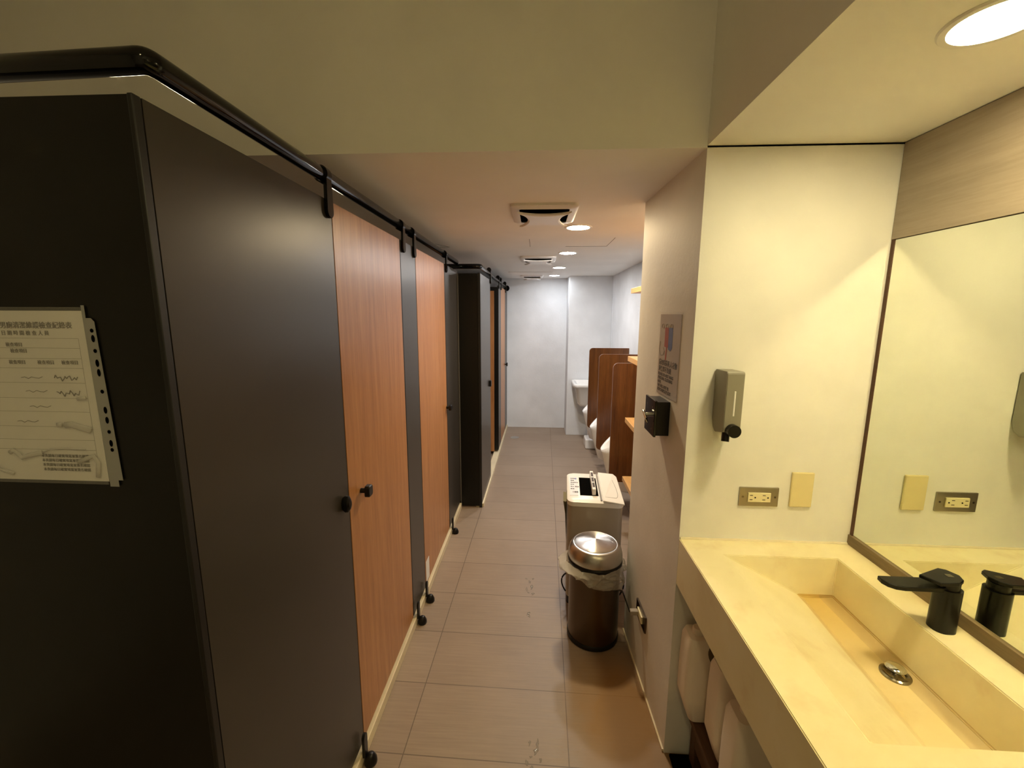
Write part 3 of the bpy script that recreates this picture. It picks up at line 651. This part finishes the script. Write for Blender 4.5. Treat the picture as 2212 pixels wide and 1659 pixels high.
for sgn, xx in ((-1, x0-.0005), (1, x1+.0005)):
    bm = B(); tube(bm, arc((xx, 2.14, .17), (xx+sgn*.045, 2.13, .14), (xx, 2.12, .08), 10), .004, 8); obj('carry_handle', bm, M_BLKP, t, True)
bm = B(); prism(bm, [(x0-.003, 2.17, .33), (x0-.012, 2.17, .50), (x0-.024, 2.16, .58), (x0-.008, 2.18, .565), (x0-.003, 2.20, .575)], (0, .10, 0)); obj('side_leaflet', bm, mat('olive_card', (.25, .22, .13), .6), t, label='olive card tucked at the side')
def warp(o):
    for c in o.children:
        if c.type == 'MESH':
            for v in c.data.vertices:
                wx, wy = v.co.x+.325, v.co.y+2.30
                ny = 2.13 + (wy-2.115)*1.26 - .06*(wx-.182)
                v.co.x = wx + .085*(wy-2.115) - .003 - .325; v.co.y = ny - 2.30
        warp(c)
warp(t)
# ------------------------------------------------------------------ urinals and screens
def urinal(yc, label):
    t = thing('urinal', label, 'urinal', (.94, yc, .25), 'white wall-hung urinals')
    zt, zl = .86, .50; bm = B(); n = 28
    # outline in plan: rounded nose toward -x, back on the wall
    def ring(xn, hw, zn, zb_, sc_=1.0):
        R = []
        for i in range(n):
            a = PI/2 + PI*i/(n-1); u = math.cos(a); v = math.sin(a)
            x = .949 + (.949-xn)*u*1.0; y = yc + hw*v
            z = zb_ + (zn-zb_)*max(0.0, -u)**1.3
            R.append((x, y, z))
        return R
    prof = [(.68, .10, .16, .16), (.62, .135, .19, .19), (.592, .150, .29, .31), (.564, .162, .39, .44), (.544, .168, .475, .52), (.535, .170, .500, .78)]
    rings = [ring(*p) for p in prof]
    inner = [ring(.555, .150, .497, .765), ring(.62, .125, .43, .60), ring(.72, .09, .38, .45)]
    loft(bm, rings + inner, cap=True); b = obj('bowl', bm, M_CERAM, t, 'all')
    bm = B(); lathe(bm, [(.014, 0), (.014, .012), (.010, .016)], (.80, yc, .40), 20); obj('drain', bm, M_CHROME, t, True)
    bm = B(); tube(bm, [(.925, yc, .78), (.925, yc, 1.02)], .012, 14); tube(bm, [(.925, yc, .97), (.90, yc, .97)], .02, 16); obj('flush_valve', bm, M_CHROME, t, True)
urinal(3.36, 'nearest white urinal beyond the shelves')
urinal(4.06, 'middle white urinal between two wooden screens')
urinal(4.74, 'farthest white urinal beside the mop sink')
def screen(y, z0, label):
    w_, h_ = .400, 1.242-z0; c = (.749, (1.242+z0)/2)
    bm = B(); pts = []
    r = .035
    for cx, cz, a0 in ((-w_/2+r, h_/2-r, 90), (-w_/2+r, -h_/2+r, 180)):
        for i in range(7):
            a = math.radians(a0+90*i/6); pts.append((cx+r*math.cos(a), cz+r*math.sin(a)))
    pts += [(w_/2, -h_/2), (w_/2, h_/2)]
    prism(bm, [(c[0]+x, y, c[1]+z) for x, z in pts], (0, .018, 0))
    t = thing('urinal_screen', label, 'urinal screen', (.75, y, z0), 'dark wooden urinal screens')
    obj('screen_panel', bm, M_DIV, t)
    for z in (z0+.12, 1.10):
        bm = B(); box(bm, (.925, y-.012, z), (.9495, y-.0005, z+.05), .001); obj('wall_clip', bm, M_CHROME, t)
screen(3.02, .36, 'dark wooden urinal screen nearest the shelves')
screen(3.70, .385, 'middle dark wooden urinal screen')
screen(4.39, .40, 'farthest dark wooden urinal screen by the mop sink')
# ------------------------------------------------------------------ mop sink
t = thing('mop_sink', 'white ceramic mop sink against the far column', 'sink', (.72, 5.3, 0))
def rr(cx, cy_, w, d, r, z): return [(cx+x, cy_+y, z) for x, y in rrect(w, d, r, 6)]
cx, cyy = .70, 5.28; W_, D_ = .48, .40
bm = B(); loft(bm, [rr(cx, cyy, .30, .24, .05, .46), rr(cx, cyy, .36, .30, .05, .50), rr(cx, cyy, W_-.05, D_-.05, .05, .70), rr(cx, cyy, W_, D_, .05, .705), rr(cx, cyy, W_, D_, .05, .745), rr(cx, cyy, W_-.02, D_-.02, .045, .75), rr(cx, cyy, W_-.09, D_-.09, .04, .748), rr(cx, cyy, W_-.13, D_-.13, .04, .52)]); obj('bowl', bm, M_CERAM, t, 'all')
bm = B(); lathe(bm, [(.045, 0), (.05, .02), (.03, .04), (.03, .46)], (.70, 5.32, 0), 24); obj('waste_pipe', bm, M_WPLAS, t, True)
bm = B(); tube(bm, [(.70, 5.499, .95), (.70, 5.44, .95), (.70, 5.40, .92)], .010, 12); obj('tap', bm, M_CHROME, t, True)
bm = B(); box(bm, (.60, 4.90, 0), (.80, 5.10, .12), .015); tag(obj('plinth_block', bm, M_CERAM), 'low white ceramic block on the floor under the far urinal', 'plinth')
# ------------------------------------------------------------------ shelves
for z, s in ((1.745, 'topmost pine shelf, above eye level in the right recess'), (1.312, 'pine shelf with the black bottle on it'), (.900, 'pine shelf level with the key box'), (.487, 'lowest pine shelf beside the dehumidifier')):
    t = thing('wall_shelf', s, 'shelf', (.78, 2.5, z), 'pine wall shelves')
    bm = B(); box(bm, (.602, 2.10, z-.032), (.948, 2.815, z), .002); obj('shelf_board', bm, M_SHELF, t)
    for y in (2.2, 2.7):
        bm = B(); box(bm, (.80, y-.012, z-.045), (.949, y+.012, z-.033), .001); obj('shelf_bracket', bm, M_CHROME, t)
t = thing('black_bottle', 'tall black bottle standing on the second pine shelf', 'bottle', (.665, 2.52, 1.312))
bm = B(); lathe(bm, [(.030, 0), (.034, .004), (.034, .16), (.030, .17)], (.657, 2.50, 1.312), 32); obj('body', bm, M_BLKP, t, True)
bm = B(); lathe(bm, [(.024, .17), (.024, .205), (.020, .21)], (.657, 2.50, 1.312), 32); obj('cap', bm, M_BLKP, t, True)
# ------------------------------------------------------------------ floor drain, water spills
t = thing('floor_drain', 'small round steel floor drain near the end wall', 'drain', (-.26, 5.33, 0))
bm = B(); lathe(bm, [(.055, .0002), (.055, .0025), (.050, .003)], (-.26, 5.33, 0), 32); obj('drain_cover', bm, M_STEEL, t, True)
def spill(cx, cy_, blobs, label):
    bm = B()
    for dx, dy, r, ex in blobs:
        n = 18; ph = random.uniform(0, 6)
        top_ = [(cx+dx+r*(1+.35*math.sin(3*a+ph)+.2*math.sin(5*a))*math.cos(a), cy_+dy+ex*r*(1+.35*math.sin(2*a+ph))*math.sin(a)) for a in [2*PI*i/n for i in range(n)]]
        loft(bm, [[(x, y, .0001) for x, y in top_], [(cx+dx+(x-cx-dx)*.85, cy_+dy+(y-cy_-dy)*.85, .0010) for x, y in top_]])
    tag(obj('water_spill', bm, M_WATER, None, 'all'), label, 'puddle', 'water spills on the tiles')
spill(-.02, 2.27, [(0, .05, .006, 3), (.012, .0, .007, 4), (-.015, -.02, .006, 3), (.02, -.06, .008, 1.5), (-.005, -.05, .006, 1), (-.02, .08, .006, 1), (.02, .08, .005, 2)], 'small clear water spill on the tiles left of the bin')
spill(-.02, 2.03, [(-.005, .01, .005, 3), (.0, .02, .006, 2), (.003, .0, .004, 4)], 'few water drops on the tiles left of the bin')
spill(.005, 1.30, [(-.01, .05, .004, 3), (.012, .02, .007, 2), (-.02, -.02, .006, 2), (.02, .045, .005, 4), (-.005, .0, .005, 1), (.03, -.01, .004, 3), (0, -.04, .008, 1.2)], 'water spill on the tiles nearest the camera')
# ------------------------------------------------------------------ under the counter
bm = B(); box(bm, (.540, .10, .0), (.98, 1.335, .02)); 
t = thing('low_bench', 'low dark brown wooden bench under the counter carrying the jugs', 'bench', (.75, 1.0, 0))
obj('bench_top', box(B(), (.535, .30, .222), (.98, 1.335, .245), .002), M_BENCH, t)
for y in (.36, 1.30):
    for x in (.585, .95): obj('leg', box(B(), (x-.02, y-.02, .0125), (x+.02, y+.02, .222), .002), M_BENCH, t)
obj('side_board', box(B(), (.565, .38, .10), (.578, 1.28, .2215), .001), M_BENCH, t)
bm.free()
bm = B(); box(bm, (.50, .30, .0005), (.99, 1.335, .012), .004); tag(obj('black_floor_sheet', bm, M_MATB), 'thin black sheet on the floor under the counter', 'mat')  # flat matte black sheet covering the floor below the counter
def jug(x, y, z, label, rot=0, h=.325, w=.125, d=.10, parts=True):
    t = thing('soap_jug', label, 'jug', (x, y, z), 'white refill jugs under the counter')
    def rg(wx, dy, zz, ox=0): return [(x+ox+a, y+b, z+zz) for a, b in rrect(wx, dy, min(wx, dy)*.24, 6)]
    bm = B(); loft(bm, [rg(w*.52, d*.6, 0), rg(w*.60, d*.7, .004), rg(w, d, .082), rg(w, d, .09), rg(w, d, h*.60), rg(w*.97, d, h*.78), rg(w*.86, d*.95, h*.88, -.006), rg(w*.56, d*.75, h*.945, -.018), rg(w*.30, d*.4, h*.95, -.018)]); b = obj('body', bm, M_JUG, t, True)
    bm = B(); lathe(bm, [(.019, h*.94), (.019, h*1.0), (.016, h*1.01)], (x-.018, y, z), 24); obj('cap', bm, M_JUG, t, True)
    bm = B(); loft(bm, [[(x+.018+.019*math.cos(2*PI*i/20)+.010*math.sin(2*PI*i/20)*-1, yy, z+h*.80+.034*math.sin(2*PI*i/20)) for i in range(20)] for yy in (y-d*.43, y-d*.50-.002)]); obj('grip_opening', bm, mat('shaded_plastic_grip', (.12, .085, .05), .6), t, label='dark grip opening')
    return t
jug(.562, 1.275, .245, 'white refill jug under the counter nearest the end wall')
jug(.600, 1.135, .245, 'middle white refill jug mostly hidden behind the counter edge', h=.335)
t = jug(.580, .985, .245, 'white refill jug with dark green label, nearest the camera', h=.335)
bm = B(); box(bm, (.560, .9335, .345), (.642, .9345, .385)); lb = obj('label', bm, mat('dark_green_label', (.015, .06, .05), .4), t, label='dark green label')
bm = B(); box(bm, (.560, .9335, .26), (.642, .9345, .34)); obj('label', bm, M_WPLAS, t, label='white lower label')
obj('label_print', merge([text_bm('洗手乳', .014, (.600, .9333, .368), (1, 0, 0), (0, 0, 1)), text_bm('補充包', .010, (.590, .9333, .352), (1, 0, 0), (0, 0, 1))]), M_WPLAS, lb)
